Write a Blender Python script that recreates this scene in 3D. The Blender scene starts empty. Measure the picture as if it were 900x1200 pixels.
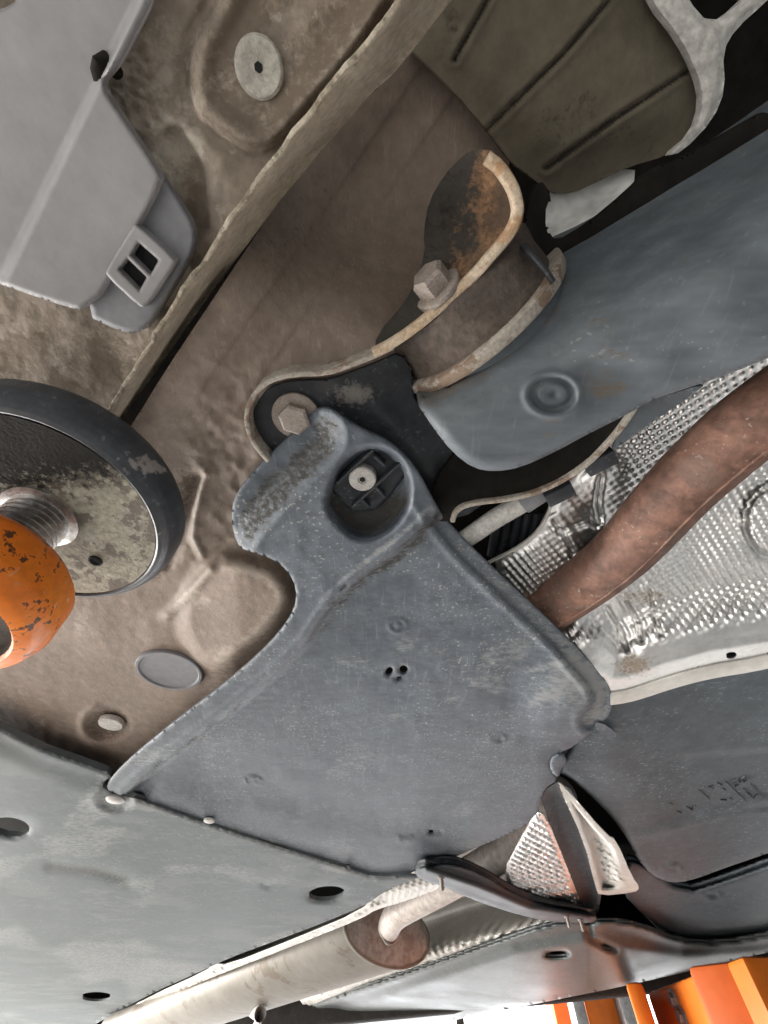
import bpy, math, random
import numpy as np
from mathutils import Vector, Matrix
random.seed(7); rng = np.random.default_rng(7)
sc = bpy.context.scene

# ------------------------------------------------------------------ camera
CAMZ = 1.45                                   # phone held 25 cm under the raised car
F, HZ = 500.0, 1290.0                         # focal length and horizon, photograph pixels
PITCH = math.atan2(HZ - 600.0, F)
CP, SP = math.cos(PITCH), math.sin(PITCH)
cam = bpy.data.cameras.new('camera'); cam_o = bpy.data.objects.new('camera', cam)
sc.collection.objects.link(cam_o); sc.camera = cam_o
cam.sensor_fit = 'VERTICAL'; cam.sensor_height = 24.0; cam.lens = 24.0 * F / 1200.0
cam.clip_start = 0.01; cam.clip_end = 200
cam_o.location = (0, 0, CAMZ); cam_o.rotation_euler = (math.pi / 2 + PITCH, 0, 0)

# ------------------------------------------------------------------ light
world = bpy.data.worlds.new('World'); sc.world = world; world.use_nodes = True
bg = world.node_tree.nodes['Background']
bg.inputs[0].default_value = (0.93, 0.97, 1.0, 1); bg.inputs[1].default_value = 0.19
def area(name, loc, target, sx, sy, power, col):
    l = bpy.data.lights.new(name, 'AREA'); l.shape = 'RECTANGLE'; l.size = sx; l.size_y = sy
    l.energy = power; l.color = col
    o = bpy.data.objects.new(name, l); sc.collection.objects.link(o); o.location = loc
    o.rotation_euler = (Vector(target) - Vector(loc)).to_track_quat('-Z', 'Y').to_euler()
    return o
area('floor_fill', (-3.4, 4.2, 4.6), (-3.4, 4.2, 0), 4.0, 5.0, 1150, (1.0, 0.97, 0.94))  # added lamp, no fixture seen; brightens the floor for bounce from below
area('side_fill', (-9.0, 4.5, 1.1), (0, 0.6, 1.5), 8.0, 2.2, 850, (1.0, 0.97, 0.93))  # added lamp, no door here; broad soft light from the front left
vs = sc.view_settings
vs.view_transform = 'Standard'; vs.look = 'None'; vs.gamma = 1; vs.exposure = 1.5
sc.cycles.max_bounces = 4; sc.cycles.diffuse_bounces = 3; sc.cycles.glossy_bounces = 2; sc.cycles.transmission_bounces = 0; sc.cycles.caustics_reflective = False; sc.cycles.caustics_refractive = False

# ------------------------------------------------------------------ geometry helpers
LX, LY = -0.743, 0.669                        # car's length axis
WX, WY = 0.669, 0.743                         # car's width axis
def ray(px, py):
    a = (np.asarray(px, float) - 450) / F; b = -(np.asarray(py, float) - 600) / F
    return a, CP - b * SP, SP + b * CP
def PT(px, py, h):
    """point at height h above the camera that the photograph shows at (px, py)"""
    x, y, z = ray(px, py); t = np.asarray(h) / z
    return np.stack([x * t, y * t, CAMZ + z * t], -1)
def V(px, py, h): return Vector(PT(px, py, h).tolist())
def CW(l, w, h): return Vector((l * LX + w * WX, l * LY + w * WY, CAMZ + h))
def hplane(px, py, w0):
    x, y, z = ray(px, py); return w0 / np.maximum(WX * x + WY * y, 1e-3) * z
def sst(a, b, x):
    t = np.clip((x - a) / (b - a), 0, 1); return t * t * (3 - 2 * t)
def chaikin(p, n=2, closed=True):
    p = np.array(p, float)
    for _ in range(n):
        q = np.roll(p, -1, 0) if closed else p[1:]
        a = p if closed else p[:-1]
        r = np.empty((len(a) * 2, p.shape[1])); r[0::2] = .75 * a + .25 * q; r[1::2] = .25 * a + .75 * q
        p = r if closed else np.vstack([p[:1], r, p[-1:]])
    return p
def nearest(poly, X, Y, closed=True):
    A = np.asarray(poly, float); B = np.roll(A, -1, 0)
    if not closed: A, B = A[:-1], B[:-1]
    best = np.full(X.shape, 1e18); nx = np.zeros_like(X); ny = np.zeros_like(Y)
    for (ax, ay), (bx, by) in zip(A, B):
        dx, dy = bx - ax, by - ay; L = dx * dx + dy * dy + 1e-12
        t = np.clip(((X - ax) * dx + (Y - ay) * dy) / L, 0, 1)
        cx, cy = ax + t * dx, ay + t * dy; d = (X - cx) ** 2 + (Y - cy) ** 2
        m = d < best; best = np.where(m, d, best); nx = np.where(m, cx, nx); ny = np.where(m, cy, ny)
    return np.sqrt(best), nx, ny
def inside(poly, X, Y):
    c = np.zeros(X.shape, bool); P = np.asarray(poly, float); Q = np.roll(P, -1, 0)
    for (ax, ay), (bx, by) in zip(P, Q):
        if ay == by: continue
        c ^= ((ay > Y) != (by > Y)) & (X < (bx - ax) * (Y - ay) / (by - ay) + ax)
    return c
def sdp(poly, X, Y):
    """signed distance to a closed outline, negative inside"""
    d, _, _ = nearest(poly, X, Y); return np.where(inside(poly, X, Y), -d, d)
def pld(line, X, Y): return nearest(line, X, Y, False)[0]
def ell(cx, cy, rx, ry, rot=0, n=28):
    a = np.linspace(0, 2 * np.pi, n, endpoint=False); c, s = math.cos(rot), math.sin(rot)
    u, v = rx * np.cos(a), ry * np.sin(a); return np.stack([cx + u * c - v * s, cy + u * s + v * c], 1)
def vnoise(X, Y, cell, seed):
    g = np.random.default_rng(seed).random((160, 160)); x = X / cell + 40.3; y = Y / cell + 40.7
    i = np.floor(x).astype(int); j = np.floor(y).astype(int); u = x - i; v = y - j
    u = u * u * (3 - 2 * u); v = v * v * (3 - 2 * v); i %= 160; j %= 160; i2 = (i + 1) % 160; j2 = (j + 1) % 160
    return g[i, j] * (1 - u) * (1 - v) + g[i2, j] * u * (1 - v) + g[i, j2] * (1 - u) * v + g[i2, j2] * u * v - .5
def fbm(X, Y, cell, seed, o=3):
    return sum(vnoise(X, Y, cell / 2 ** k, seed + k) / 2 ** k for k in range(o))

def link(name, me, mat, parent=None, smooth=True):
    o = bpy.data.objects.new(name, me); sc.collection.objects.link(o)
    if mat: me.materials.append(mat)
    if smooth: me.polygons.foreach_set('use_smooth', [True] * len(me.polygons))
    if parent is not None:
        o.parent = parent
        pm = Matrix.Translation(parent.location)
        if parent.parent is not None: pm = Matrix.Translation(parent.parent.location) @ parent.matrix_parent_inverse
        o.matrix_parent_inverse = Matrix.Translation(TH[parent.name]).inverted() if parent.name in TH else Matrix()
    return o
TH = {}
def tag(o, label=None, cat=None, group=None, kind=None):
    for k, v in (('label', label), ('category', cat), ('group', group), ('kind', kind)):
        if v: o[k] = v
    return o
def thing(name, loc, label, cat, group=None):
    o = bpy.data.objects.new(name, None); sc.collection.objects.link(o); o.location = loc
    o.empty_display_size = .05; TH[o.name] = Vector(loc); return tag(o, label, cat, group)
def mesh(name, v, f, mat, parent=None, smooth=True, label=None):
    me = bpy.data.meshes.new(name); me.from_pydata([tuple(map(float, p)) for p in v], [], f); me.validate(); me.update()
    o = link(name, me, mat, parent, smooth)
    if label: o['label'] = label
    return o
def attr(o, name, vals):
    a = o.data.attributes.new(name, 'FLOAT', 'POINT'); a.data.foreach_set('value', np.asarray(vals, np.float32))

def sheet(name, outline, hf, mat, parent=None, step=3.0, thick=.003, roll=0, rollh=.003, smooth=2, holes=(), dirt_shade=None, label=None, skirt=True, pale=None):
    """pressed sheet: an outline, a height at each point of it, a rolled edge and a thickness"""
    out = chaikin(outline, smooth) if smooth else np.array(outline, float)
    x0, y0 = out.min(0) - step; x1, y1 = out.max(0) + step
    gx = np.arange(x0, x1 + step, step); gy = np.arange(y0, y1 + step, step)
    X, Y = np.meshgrid(gx, gy, indexing='ij'); nI, nJ = X.shape
    d, cx, cy = nearest(out, X, Y); ins = inside(out, X, Y)
    for h in holes:
        dh, hx, hy = nearest(h, X, Y); ih = inside(h, X, Y)
        sel = (ih & ins) | (ins & (dh < d)); cx = np.where(ih & ins, hx, np.where(sel, hx, cx)); cy = np.where(ih & ins, hy, np.where(sel, hy, cy))
        d = np.where(sel, dh, d); ins = ins & ~ih
    c = ins[:-1, :-1] | ins[1:, :-1] | ins[:-1, 1:] | ins[1:, 1:]
    ii, jj = np.nonzero(c)
    snap = (~ins) | (d < .3 * step)
    XX = np.where(snap, cx, X); YY = np.where(snap, cy, Y); D = np.where(snap, 0, d)
    idx = lambda i, j: i * nJ + j
    q = np.stack([idx(ii, jj), idx(ii, jj + 1), idx(ii + 1, jj + 1), idx(ii + 1, jj)], 1)
    used = np.unique(q); remap = np.full(nI * nJ, -1); remap[used] = np.arange(len(used)); q = remap[q]
    px, py, dd = XX.ravel()[used], YY.ravel()[used], D.ravel()[used]
    h = hf(px, py, dd)
    if roll: 
        u = np.clip(1 - dd / roll, 0, 1); h = h + rollh * (1 - np.sqrt(np.maximum(1 - u * u, 0)))
    v = PT(px, py, h); n = len(v)
    e = np.concatenate([q[:, [0, 1]], q[:, [1, 2]], q[:, [2, 3]], q[:, [3, 0]]]); es = np.sort(e, 1)
    _, first, cnt = np.unique(es[:, 0] * (n + 1) + es[:, 1], return_index=True, return_counts=True)
    be = e[first[cnt == 1]]
    faces = q.tolist(); verts = [v]
    if skirt:
        ring = np.unique(be); m = len(ring); rm = np.full(n, -1); rm[ring] = np.arange(m)
        lo = v[ring]; hi = lo + [0, 0, thick]; verts += [lo, hi, v + [0, 0, thick]]
        faces += [[n + rm[a], n + m + rm[a], n + m + rm[b], n + rm[b]] for a, b in be.tolist()]
        faces += (q[:, ::-1] + n + 2 * m).tolist()
    vv = np.vstack(verts)
    me = bpy.data.meshes.new(name); me.from_pydata(vv.tolist(), [], faces); me.update()
    o = link(name, me, mat, parent)
    if label: o['label'] = label
    dv = np.zeros(len(vv))
    if dirt_shade is not None:
        dt = np.clip(dirt_shade(px, py, dd), 0, 1); dv[:n] = dt
        if skirt: dv[n:n + m] = dt[ring]; dv[n + m:n + 2 * m] = dt[ring]
    attr(o, 'dirt_shade', dv)  # holds dirt and, on some parts, painted shade
    if pale is not None:
        pv = np.zeros(len(vv)); pv[:n] = np.clip(pale(px, py, dd), 0, 1); attr(o, 'pale', pv)
    return o

def frames(pts):
    P = [Vector(p) for p in pts]; T = []
    for i in range(len(P)): T.append((P[min(i + 1, len(P) - 1)] - P[max(i - 1, 0)]).normalized())
    up = Vector((0, 0, 1)) if abs(T[0].z) < .9 else Vector((1, 0, 0)); out = []
    n = (up - T[0] * up.dot(T[0])).normalized()
    for t in T:
        n = (n - t * n.dot(t)).normalized(); out.append((n, t.cross(n)))
    return P, out
def tube(name, pts, r, mat, parent=None, n=16, label=None, wob=0):
    P, fr = frames(pts); v = []; f = []
    rs = r if hasattr(r, '__len__') else [r] * len(P)
    for i, (p, (a, b)) in enumerate(zip(P, fr)):
        for k in range(n):
            t = 2 * math.pi * k / n; v.append(p + (a * math.cos(t) + b * math.sin(t)) * rs[i] * (1 + wob * random.uniform(-1, 1)))
    m = len(P)
    for i in range(m - 1):
        for k in range(n): f.append([i * n + k, i * n + (k + 1) % n, (i + 1) * n + (k + 1) % n, (i + 1) * n + k])
    f.append(list(range(n))[::-1]); f.append([(m - 1) * n + k for k in range(n)])
    o = mesh(name, v, f, mat, parent, label=label); sharp(o); return o
def sharp(o, ang=38):
    o.data.set_sharp_from_angle(angle=math.radians(ang))
def lathe(name, c, axis, prof, mat, parent=None, n=40, label=None, cap=True, rot=0, ang=38, sc2=(1, 1)):
    """profile of (radius, distance along axis)"""
    z = Vector(axis).normalized(); t = Vector((0, 0, 1)) if abs(z.z) < .9 else Vector((1, 0, 0))
    a = z.cross(t).normalized(); b = z.cross(a); v = []; f = []; c = Vector(c)
    for r, s in prof:
        for k in range(n):
            w = 2 * math.pi * k / n + rot; v.append(c + z * s + (a * math.cos(w) * sc2[0] + b * math.sin(w) * sc2[1]) * r)
    for i in range(len(prof) - 1):
        for k in range(n): f.append([i * n + k, i * n + (k + 1) % n, (i + 1) * n + (k + 1) % n, (i + 1) * n + k])
    if cap: f.append(list(range(n))[::-1]); f.append([(len(prof) - 1) * n + k for k in range(n)])
    o = mesh(name, v, f, mat, parent, label=label); sharp(o, ang); return o
def ribbon(name, line, h, up, wid, mat, parent=None, smooth=2, label=None, jag=0, side=1, dirn=None, bev=.25):
    """bar of rectangular section with softened lower corners, swept along a traced line"""
    L = chaikin(line, smooth, False); n = len(L)
    hh = np.interp(np.linspace(0, 1, n), np.linspace(0, 1, len(h)), h) if hasattr(h, '__len__') else np.full(n, h)
    if jag:
        k = 4; tt = np.arange((n - 1) * k + 1) / k; L = np.stack([np.interp(tt, np.arange(n), L[:, 0]), np.interp(tt, np.arange(n), L[:, 1])], 1); hh = np.interp(tt, np.arange(n), hh); n = len(L)
    uu = np.interp(np.linspace(0, 1, n), np.linspace(0, 1, len(up)), up) if hasattr(up, '__len__') else np.full(n, up)
    p = PT(L[:, 0], L[:, 1], hh)
    if jag:
        cum = np.cumsum(np.r_[0, np.linalg.norm(np.diff(p, axis=0), axis=1)]) * 1000
        p[:, 2] += jag * 2.2 * fbm(cum, cum * 0, 14, int(wid * 1e5) + 7, 4); p[:, 0] += jag * 1.3 * fbm(cum, cum * 0 + 9, 9, 77, 3)
    T = np.gradient(p, axis=0); T[:, 2] = 0; T /= np.linalg.norm(T, axis=1)[:, None] + 1e-9
    N = np.stack([-T[:, 1], T[:, 0], np.zeros(n)], 1) * side if dirn is None else np.tile(np.array([dirn[0], dirn[1], 0.]), (n, 1))
    b = wid * bev; Z = np.array([0, 0, 1.])
    rows = [p + Z * uu[:, None], p + Z * b, p + N * b * .3 + Z * b * .3, p + N * b, p + N * (wid - b), p + N * (wid - b * .3) + Z * b * .3, p + N * wid + Z * b, p + N * wid + Z * uu[:, None]]
    v = np.concatenate(rows); f = []
    for k in range(8):
        k2 = (k + 1) % 8
        for i in range(n - 1): f.append([k * n + i, k2 * n + i, k2 * n + i + 1, k * n + i + 1])
    f.append([k * n for k in range(8)]); f.append([k * n + n - 1 for k in range(8)][::-1])
    o = mesh(name, v, f, mat, parent, label=label); sharp(o, 50); return o
def box(name, c, ax, mat, parent=None, bev=.002, label=None):
    """box from centre and three half-axis vectors, chamfered"""
    import bmesh
    A = [Vector(a) for a in ax]; c = Vector(c); v = []
    for i in (-1, 1):
        for j in (-1, 1):
            for k in (-1, 1): v.append(c + A[0] * i + A[1] * j + A[2] * k)
    f = [[0, 1, 3, 2], [4, 6, 7, 5], [0, 4, 5, 1], [2, 3, 7, 6], [0, 2, 6, 4], [1, 5, 7, 3]]
    bm = bmesh.new(); vv = [bm.verts.new(p) for p in v]
    for q in f: bm.faces.new([vv[i] for i in q])
    bmesh.ops.recalc_face_normals(bm, faces=bm.faces)
    if bev: bmesh.ops.bevel(bm, geom=list(bm.edges), offset=bev, segments=2, affect='EDGES', profile=.5)
    me = bpy.data.meshes.new(name); bm.to_mesh(me); bm.free()
    o = link(name, me, mat, parent); sharp(o)
    if label: o['label'] = label
    return o
def hexbolt(name, c, axis, r, hgt, mat, parent, label=None, flange=1.55, rot=0.2):
    b = lathe(name, c, axis, [(r * .2, hgt), (r * .82, hgt), (r, hgt * .86), (r, 0)][::-1], mat, parent, n=6, label=label, rot=rot, ang=20)
    if flange:
        w = lathe('washer', Vector(c), axis, [(r * flange, 0), (r * flange, -.0008), (r * flange, .0018), (r * flange * .9, .0028), (r * .9, .003)], mat, b, n=30)
    return b

# ------------------------------------------------------------------ materials
def mat(name, a, b, rough=.6, metal=0, scale=30, bump=.2, bscale=400, bdist=.001, speck=0, sscale=500, scol=(.6, .58, .54), dirt_shade_col=None, rough2=None, fine=.25, blotch=0, bcol=None, bthr=.55, blscale=60, aniso=None, coat=0, spec=.5, scratch=0, palecol=None):
    m = bpy.data.materials.new(name); m.use_nodes = True; nt = m.node_tree; N = nt.nodes; L = nt.links
    bs = N['Principled BSDF']; tc = N.new('ShaderNodeNewGeometry')
    mp = N.new('ShaderNodeMapping'); L.new(tc.outputs['Position'], mp.inputs['Vector'])
    if aniso:
        mp.inputs['Rotation'].default_value = (0, 0, aniso[0]); mp.inputs['Scale'].default_value = (aniso[1], 1, 1)
    pos = mp.outputs[0]
    def noise(s, det=4, r=.6, vec=pos):
        n = N.new('ShaderNodeTexNoise'); n.inputs['Scale'].default_value = s; n.inputs['Detail'].default_value = det
        n.inputs['Roughness'].default_value = r; L.new(vec, n.inputs['Vector']); return n.outputs['Fac']
    def ramp(fac, lo, hi):
        r = N.new('ShaderNodeMapRange'); r.inputs['From Min'].default_value = lo; r.inputs['From Max'].default_value = hi
        r.interpolation_type = 'SMOOTHSTEP'; L.new(fac, r.inputs['Value']); return r.outputs[0]
    def mix(f, c1, c2, mode='MIX'):
        x = N.new('ShaderNodeMix'); x.data_type = 'RGBA'; x.blend_type = mode
        for s, v in ((x.inputs['Factor'], f), (x.inputs['A'], c1), (x.inputs['B'], c2)):
            if isinstance(v, tuple): s.default_value = (*v, 1)
            elif isinstance(v, (int, float)): s.default_value = v
            else: L.new(v, s)
        return x.outputs['Result']
    n1 = noise(scale, 4, .65); col = mix(ramp(n1, .3, .7), tuple(a), tuple(b))
    n2 = noise(scale * 7, 2, .7)
    g = N.new('ShaderNodeMapRange'); g.inputs['From Min'].default_value = .3; g.inputs['From Max'].default_value = .7
    g.inputs['To Min'].default_value = 1 - fine; g.inputs['To Max'].default_value = 1 + fine; L.new(n2, g.inputs['Value'])
    cmb = N.new('ShaderNodeCombineColor'); [L.new(g.outputs[0], cmb.inputs[i]) for i in range(3)]
    col = mix(1.0, col, cmb.outputs[0], 'MULTIPLY')
    if blotch:
        nb = noise(blscale, 4, .7); k = N.new('ShaderNodeMath'); k.operation = 'MULTIPLY'
        L.new(ramp(nb, bthr, bthr + .06), k.inputs[0]); k.inputs[1].default_value = blotch; col = mix(k.outputs[0], col, tuple(bcol))
    if speck:
        ns = noise(sscale, 1, .5, tc.outputs['Position']); k = N.new('ShaderNodeMath'); k.operation = 'MULTIPLY'
        mod = ramp(n1, .42, .62); k2 = N.new('ShaderNodeMath'); k2.operation = 'MULTIPLY'
        L.new(ramp(ns, .68 - .1 * speck, .74 - .1 * speck), k.inputs[0]); k.inputs[1].default_value = .8
        L.new(k.outputs[0], k2.inputs[0]); L.new(mod, k2.inputs[1]); col = mix(k2.outputs[0], col, tuple(scol))
    if scratch:
        m2 = N.new('ShaderNodeMapping'); L.new(tc.outputs['Position'], m2.inputs['Vector']); m2.inputs['Rotation'].default_value = (0, 0, .5); m2.inputs['Scale'].default_value = (1, .09, 1)
        k = N.new('ShaderNodeMath'); k.operation = 'MULTIPLY'; L.new(ramp(noise(330, 3, .7, m2.outputs[0]), .56, .70), k.inputs[0]); k.inputs[1].default_value = scratch
        col = mix(k.outputs[0], col, tuple(min(1, c * 1.9 + .03) for c in b))
    rsock = None
    if dirt_shade_col is not None:
        at = N.new('ShaderNodeAttribute'); at.attribute_name = 'dirt_shade'
        nd = noise(260, 3, .75); ad = N.new('ShaderNodeMath'); ad.operation = 'ADD'; sb = N.new('ShaderNodeMath'); sb.operation = 'MULTIPLY_ADD'
        L.new(nd, sb.inputs[0]); sb.inputs[1].default_value = 1.5; sb.inputs[2].default_value = -.75
        L.new(at.outputs['Fac'], ad.inputs[0]); L.new(sb.outputs[0], ad.inputs[1])
        dm = N.new('ShaderNodeMath'); dm.operation = 'MULTIPLY'; L.new(ramp(ad.outputs[0], .25, .75), dm.inputs[0]); L.new(ramp(at.outputs['Fac'], .02, .2), dm.inputs[1])
        col = mix(dm.outputs[0], col, tuple(dirt_shade_col)); rsock = dm.outputs[0]
    if palecol is not None:
        ap = N.new('ShaderNodeAttribute'); ap.attribute_name = 'pale'; pn = N.new('ShaderNodeMath'); pn.operation = 'MULTIPLY_ADD'
        L.new(noise(170, 4, .75), pn.inputs[0]); pn.inputs[1].default_value = 1.6; pn.inputs[2].default_value = -.8
        pa = N.new('ShaderNodeMath'); pa.operation = 'ADD'; L.new(ap.outputs['Fac'], pa.inputs[0]); L.new(pn.outputs[0], pa.inputs[1])
        pm = N.new('ShaderNodeMath'); pm.operation = 'MULTIPLY'; L.new(ramp(pa.outputs[0], .2, .8), pm.inputs[0]); L.new(ramp(ap.outputs['Fac'], .02, .3), pm.inputs[1])
        col = mix(pm.outputs[0], col, tuple(palecol))
    L.new(col, bs.inputs['Base Color'])
    rr = N.new('ShaderNodeMapRange'); rr.inputs['From Min'].default_value = .3; rr.inputs['From Max'].default_value = .7
    rr.inputs['To Min'].default_value = rough; rr.inputs['To Max'].default_value = rough2 if rough2 is not None else min(1, rough + .15)
    L.new(n1, rr.inputs['Value']); L.new(rr.outputs[0], bs.inputs['Roughness'])
    if rsock is not None:
        mr = N.new('ShaderNodeMath'); mr.operation = 'MAXIMUM'; dk = N.new('ShaderNodeMath'); dk.operation = 'MULTIPLY'; L.new(rsock, dk.inputs[0]); dk.inputs[1].default_value = .9
        L.new(rr.outputs[0], mr.inputs[0]); L.new(dk.outputs[0], mr.inputs[1]); L.new(mr.outputs[0], bs.inputs['Roughness'])
    bs.inputs['Metallic'].default_value = metal; bs.inputs['Specular IOR Level'].default_value = spec
    bs.inputs['Coat Weight'].default_value = coat; bs.inputs['Coat Roughness'].default_value = .15
    if bump:
        bp = N.new('ShaderNodeBump'); bp.inputs['Strength'].default_value = bump; bp.inputs['Distance'].default_value = bdist
        nn = N.new('ShaderNodeMath'); nn.operation = 'MULTIPLY_ADD'
        L.new(noise(bscale, 1, .6), nn.inputs[0]); nn.inputs[1].default_value = .6; L.new(noise(bscale * .22, 2, .6), nn.inputs[2])
        L.new(nn.outputs[0], bp.inputs['Height']); L.new(bp.outputs[0], bs.inputs['Normal'])
    return m
M = {}
M['cover'] = mat('cover_plastic', (.074, .088, .108), (.118, .137, .160), .50, scale=22, bump=.3, bscale=900, bdist=.0006, speck=.5, sscale=330, scol=(.36, .355, .33), dirt_shade_col=(.052, .050, .046), fine=.18, aniso=(-.85, .6), scratch=.25, spec=.4, palecol=(.235, .245, .25))
M['tray'] = mat('tray_plastic', (.082, .098, .106), (.124, .141, .148), .6, scale=11, bump=.15, bscale=500, bdist=.0006, speck=.2, sscale=200, scol=(.3, .31, .3), dirt_shade_col=(.075, .078, .07), fine=.10, aniso=(-.85, .7), blotch=.4, bcol=(.175, .188, .188), blscale=7, bthr=.52, scratch=.2, spec=.3, palecol=(.24, .25, .245))
M['tank'] = mat('tank_plastic', (.038, .049, .060), (.068, .082, .096), .55, scale=8, bump=.2, bscale=400, bdist=.0006, speck=.5, sscale=220, scol=(.2, .21, .22), dirt_shade_col=(.02, .022, .024), fine=.2, scratch=.2)
M['far'] = mat('far_plastic', (.065, .074, .076), (.105, .114, .112), .36, scale=6, bump=.04, bscale=120, bdist=.001, speck=.3, sscale=200, scol=(.25, .25, .24), fine=.15, rough2=.5, dirt_shade_col=(.05, .05, .045), scratch=.2, spec=.35)
M['body'] = mat('underseal', (.200, .152, .120), (.275, .218, .176), .6, scale=13, bump=.28, bscale=620, bdist=.0012, dirt_shade_col=(.120, .088, .066), fine=.14, scratch=.18, palecol=(.38, .32, .27))
M['sill'] = mat('sill_underseal', (.215, .175, .138), (.285, .238, .192), .75, scale=20, bump=.3, bscale=420, bdist=.0012, speck=.4, sscale=200, scol=(.40, .36, .31), dirt_shade_col=(.165, .130, .098), fine=.14, palecol=(.42, .37, .31))
M['seam'] = mat('seam_sealer', (.30, .25, .185), (.46, .41, .33), .75, scale=50, bump=.7, bscale=500, bdist=.0015, blotch=.75, bcol=(.17, .14, .10), bthr=.52, blscale=90)
M['seam2'] = mat('seam_face', (.215, .175, .128), (.34, .29, .22), .7, scale=60, bump=.4, bscale=400, bdist=.001, aniso=(.84, .16), fine=.2)
M['trim'] = mat('trim_plastic', (.225, .222, .225), (.275, .27, .275), .55, scale=14, bump=.12, bscale=900, bdist=.0004, fine=.07, dirt_shade_col=(.12, .105, .09))
M['trimfoot'] = mat('trim_foot_plastic', (.165, .168, .182), (.20, .203, .22), .55, scale=18, bump=.15, bscale=900, bdist=.0004, fine=.1, dirt_shade_col=(.1, .09, .08))
M['liner'] = mat('liner_plastic', (.098, .083, .058), (.130, .112, .082), .85, scale=14, bump=.3, bscale=700, bdist=.001, fine=.15, dirt_shade_col=(.04, .034, .026))
M['lightedge'] = mat('pale_edge', (.46, .45, .43), (.62, .61, .58), .7, scale=30, bump=.3, bscale=500, blotch=.3, bcol=(.34, .32, .29))
M['white'] = mat('white_panel', (.62, .62, .61), (.72, .72, .71), .5, scale=9, bump=.1)
M['black'] = mat('black_steel', (.010, .012, .016), (.026, .030, .037), .5, scale=20, bump=.3, bscale=500, bdist=.0008, speck=.3, sscale=350, scol=(.13, .13, .14), dirt_shade_col=(.15, .14, .13), fine=.3)
M['dark'] = mat('dark_underside', (.010, .009, .008), (.022, .019, .017), .9, scale=10, bump=.3, dirt_shade_col=(.01, .01, .01), spec=.1)
M['rustface'] = mat('rust_face', (.085, .052, .032), (.20, .115, .062), .85, scale=45, bump=.8, bscale=420, bdist=.0015, blotch=.6, bcol=(.045, .036, .028), bthr=.52, blscale=60, dirt_shade_col=(.030, .026, .022), fine=.35)
M['rustedge'] = mat('rust_edge', (.42, .30, .19), (.55, .46, .36), .8, scale=60, bump=.7, bscale=500, bdist=.0012, blotch=.6, bcol=(.34, .17, .07), bthr=.54, blscale=45)
M['paleedge'] = mat('pale_rust_edge', (.27, .235, .195), (.40, .365, .32), .75, scale=60, bump=.4, bscale=500, bdist=.001, blotch=.75, bcol=(.17, .10, .06), bthr=.53, blscale=45)
M['bolt'] = mat('dusty_bolt', (.24, .20, .175), (.34, .30, .27), .6, metal=.3, scale=120, bump=.25, bscale=900, bdist=.0005, blotch=.4, bcol=(.16, .10, .07), bthr=.56, blscale=120)
M['bush'] = mat('bush_rubber', (.060, .045, .037), (.115, .09, .075), .75, scale=30, bump=.5, bscale=420, bdist=.001, fine=.3)
M['arm'] = mat('arm_paint', (.078, .092, .106), (.122, .138, .153), .5, scale=14, bump=.25, bscale=500, bdist=.0008, speck=.15, sscale=320, scol=(.27, .26, .25), dirt_shade_col=(.115, .096, .078), fine=.18, aniso=(.75, .3), scratch=.14)
M['foil'] = mat('foil', (.82, .815, .805), (.92, .915, .905), .26, metal=.95, scale=20, bump=.08, bscale=160, bdist=.001, fine=.08, rough2=.40, dirt_shade_col=(.50, .43, .36))
M['alu'] = mat('alu_flange', (.62, .60, .56), (.74, .72, .68), .5, metal=.35, scale=14, bump=.2, bscale=300, fine=.08, dirt_shade_col=(.5, .36, .22))
M['rustpipe'] = mat('rust_pipe', (.100, .052, .038), (.185, .098, .070), .62, metal=.15, scale=11, bump=.55, bscale=420, bdist=.0009, blotch=.6, bcol=(.140, .092, .072), bthr=.53, blscale=24, fine=.4, speck=.25, sscale=300, scol=(.30, .23, .20), spec=.4)
M['brownpipe'] = mat('brown_pipe', (.42, .36, .325), (.52, .46, .425), .5, metal=.1, scale=10, bump=.2, bscale=200)
M['muffler'] = mat('silencer_steel', (.22, .200, .172), (.31, .288, .255), .5, metal=.25, scale=5, bump=.1, bscale=100, fine=.08, blotch=.6, bcol=(.15, .105, .07), bthr=.54, blscale=7)
M['cap'] = mat('cap_steel', (.36, .335, .315), (.48, .455, .435), .5, metal=.1, scale=10, bump=.2, bscale=200, blotch=.5, bcol=(.27, .21, .18), bthr=.52, blscale=25)
M['rubber'] = mat('pad_rubber', (.034, .038, .045), (.060, .066, .075), .36, scale=24, bump=.3, bscale=500, bdist=.0008, speck=.3, sscale=260, scol=(.2, .2, .2), dirt_shade_col=(.30, .27, .25), fine=.25)
M['paddisc'] = mat('pad_disc', (.30, .28, .22), (.44, .42, .34), .75, scale=40, bump=.5, bscale=500, bdist=.0008, blotch=.92, bcol=(.155, .135, .11), bthr=.50, blscale=48, dirt_shade_col=(.014, .012, .010), fine=.3)
M['steel'] = mat('bright_steel', (.50, .49, .48), (.64, .63, .62), .3, metal=1, scale=50, bump=.2, bscale=600, blotch=.5, bcol=(.2, .18, .16), bthr=.56, blscale=80)
M['zinc'] = mat('zinc_head', (.40, .385, .37), (.54, .52, .5), .5, metal=.4, scale=120, bump=.3, bscale=900, bdist=.0005)
M['orange'] = mat('orange_paint', (.86, .19, .012), (.95, .28, .02), .40, scale=20, bump=.5, bscale=240, bdist=.001, blotch=.95, bcol=(.07, .03, .018), bthr=.57, blscale=140, fine=.12, speck=.3, sscale=200, scol=(.8, .5, .4), aniso=(1.2, .45))
M['orange2'] = mat('orange_post_paint', (.72, .16, .012), (.80, .20, .016), .4, scale=3, bump=.05, fine=.08)
M['redorange'] = mat('red_orange_paint', (.62, .11, .02), (.7, .15, .025), .45, scale=3, bump=.05, fine=.08)
M['greysteel'] = mat('grey_rail', (.22, .22, .22), (.32, .32, .32), .4, metal=.5, scale=6, bump=.05)
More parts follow.
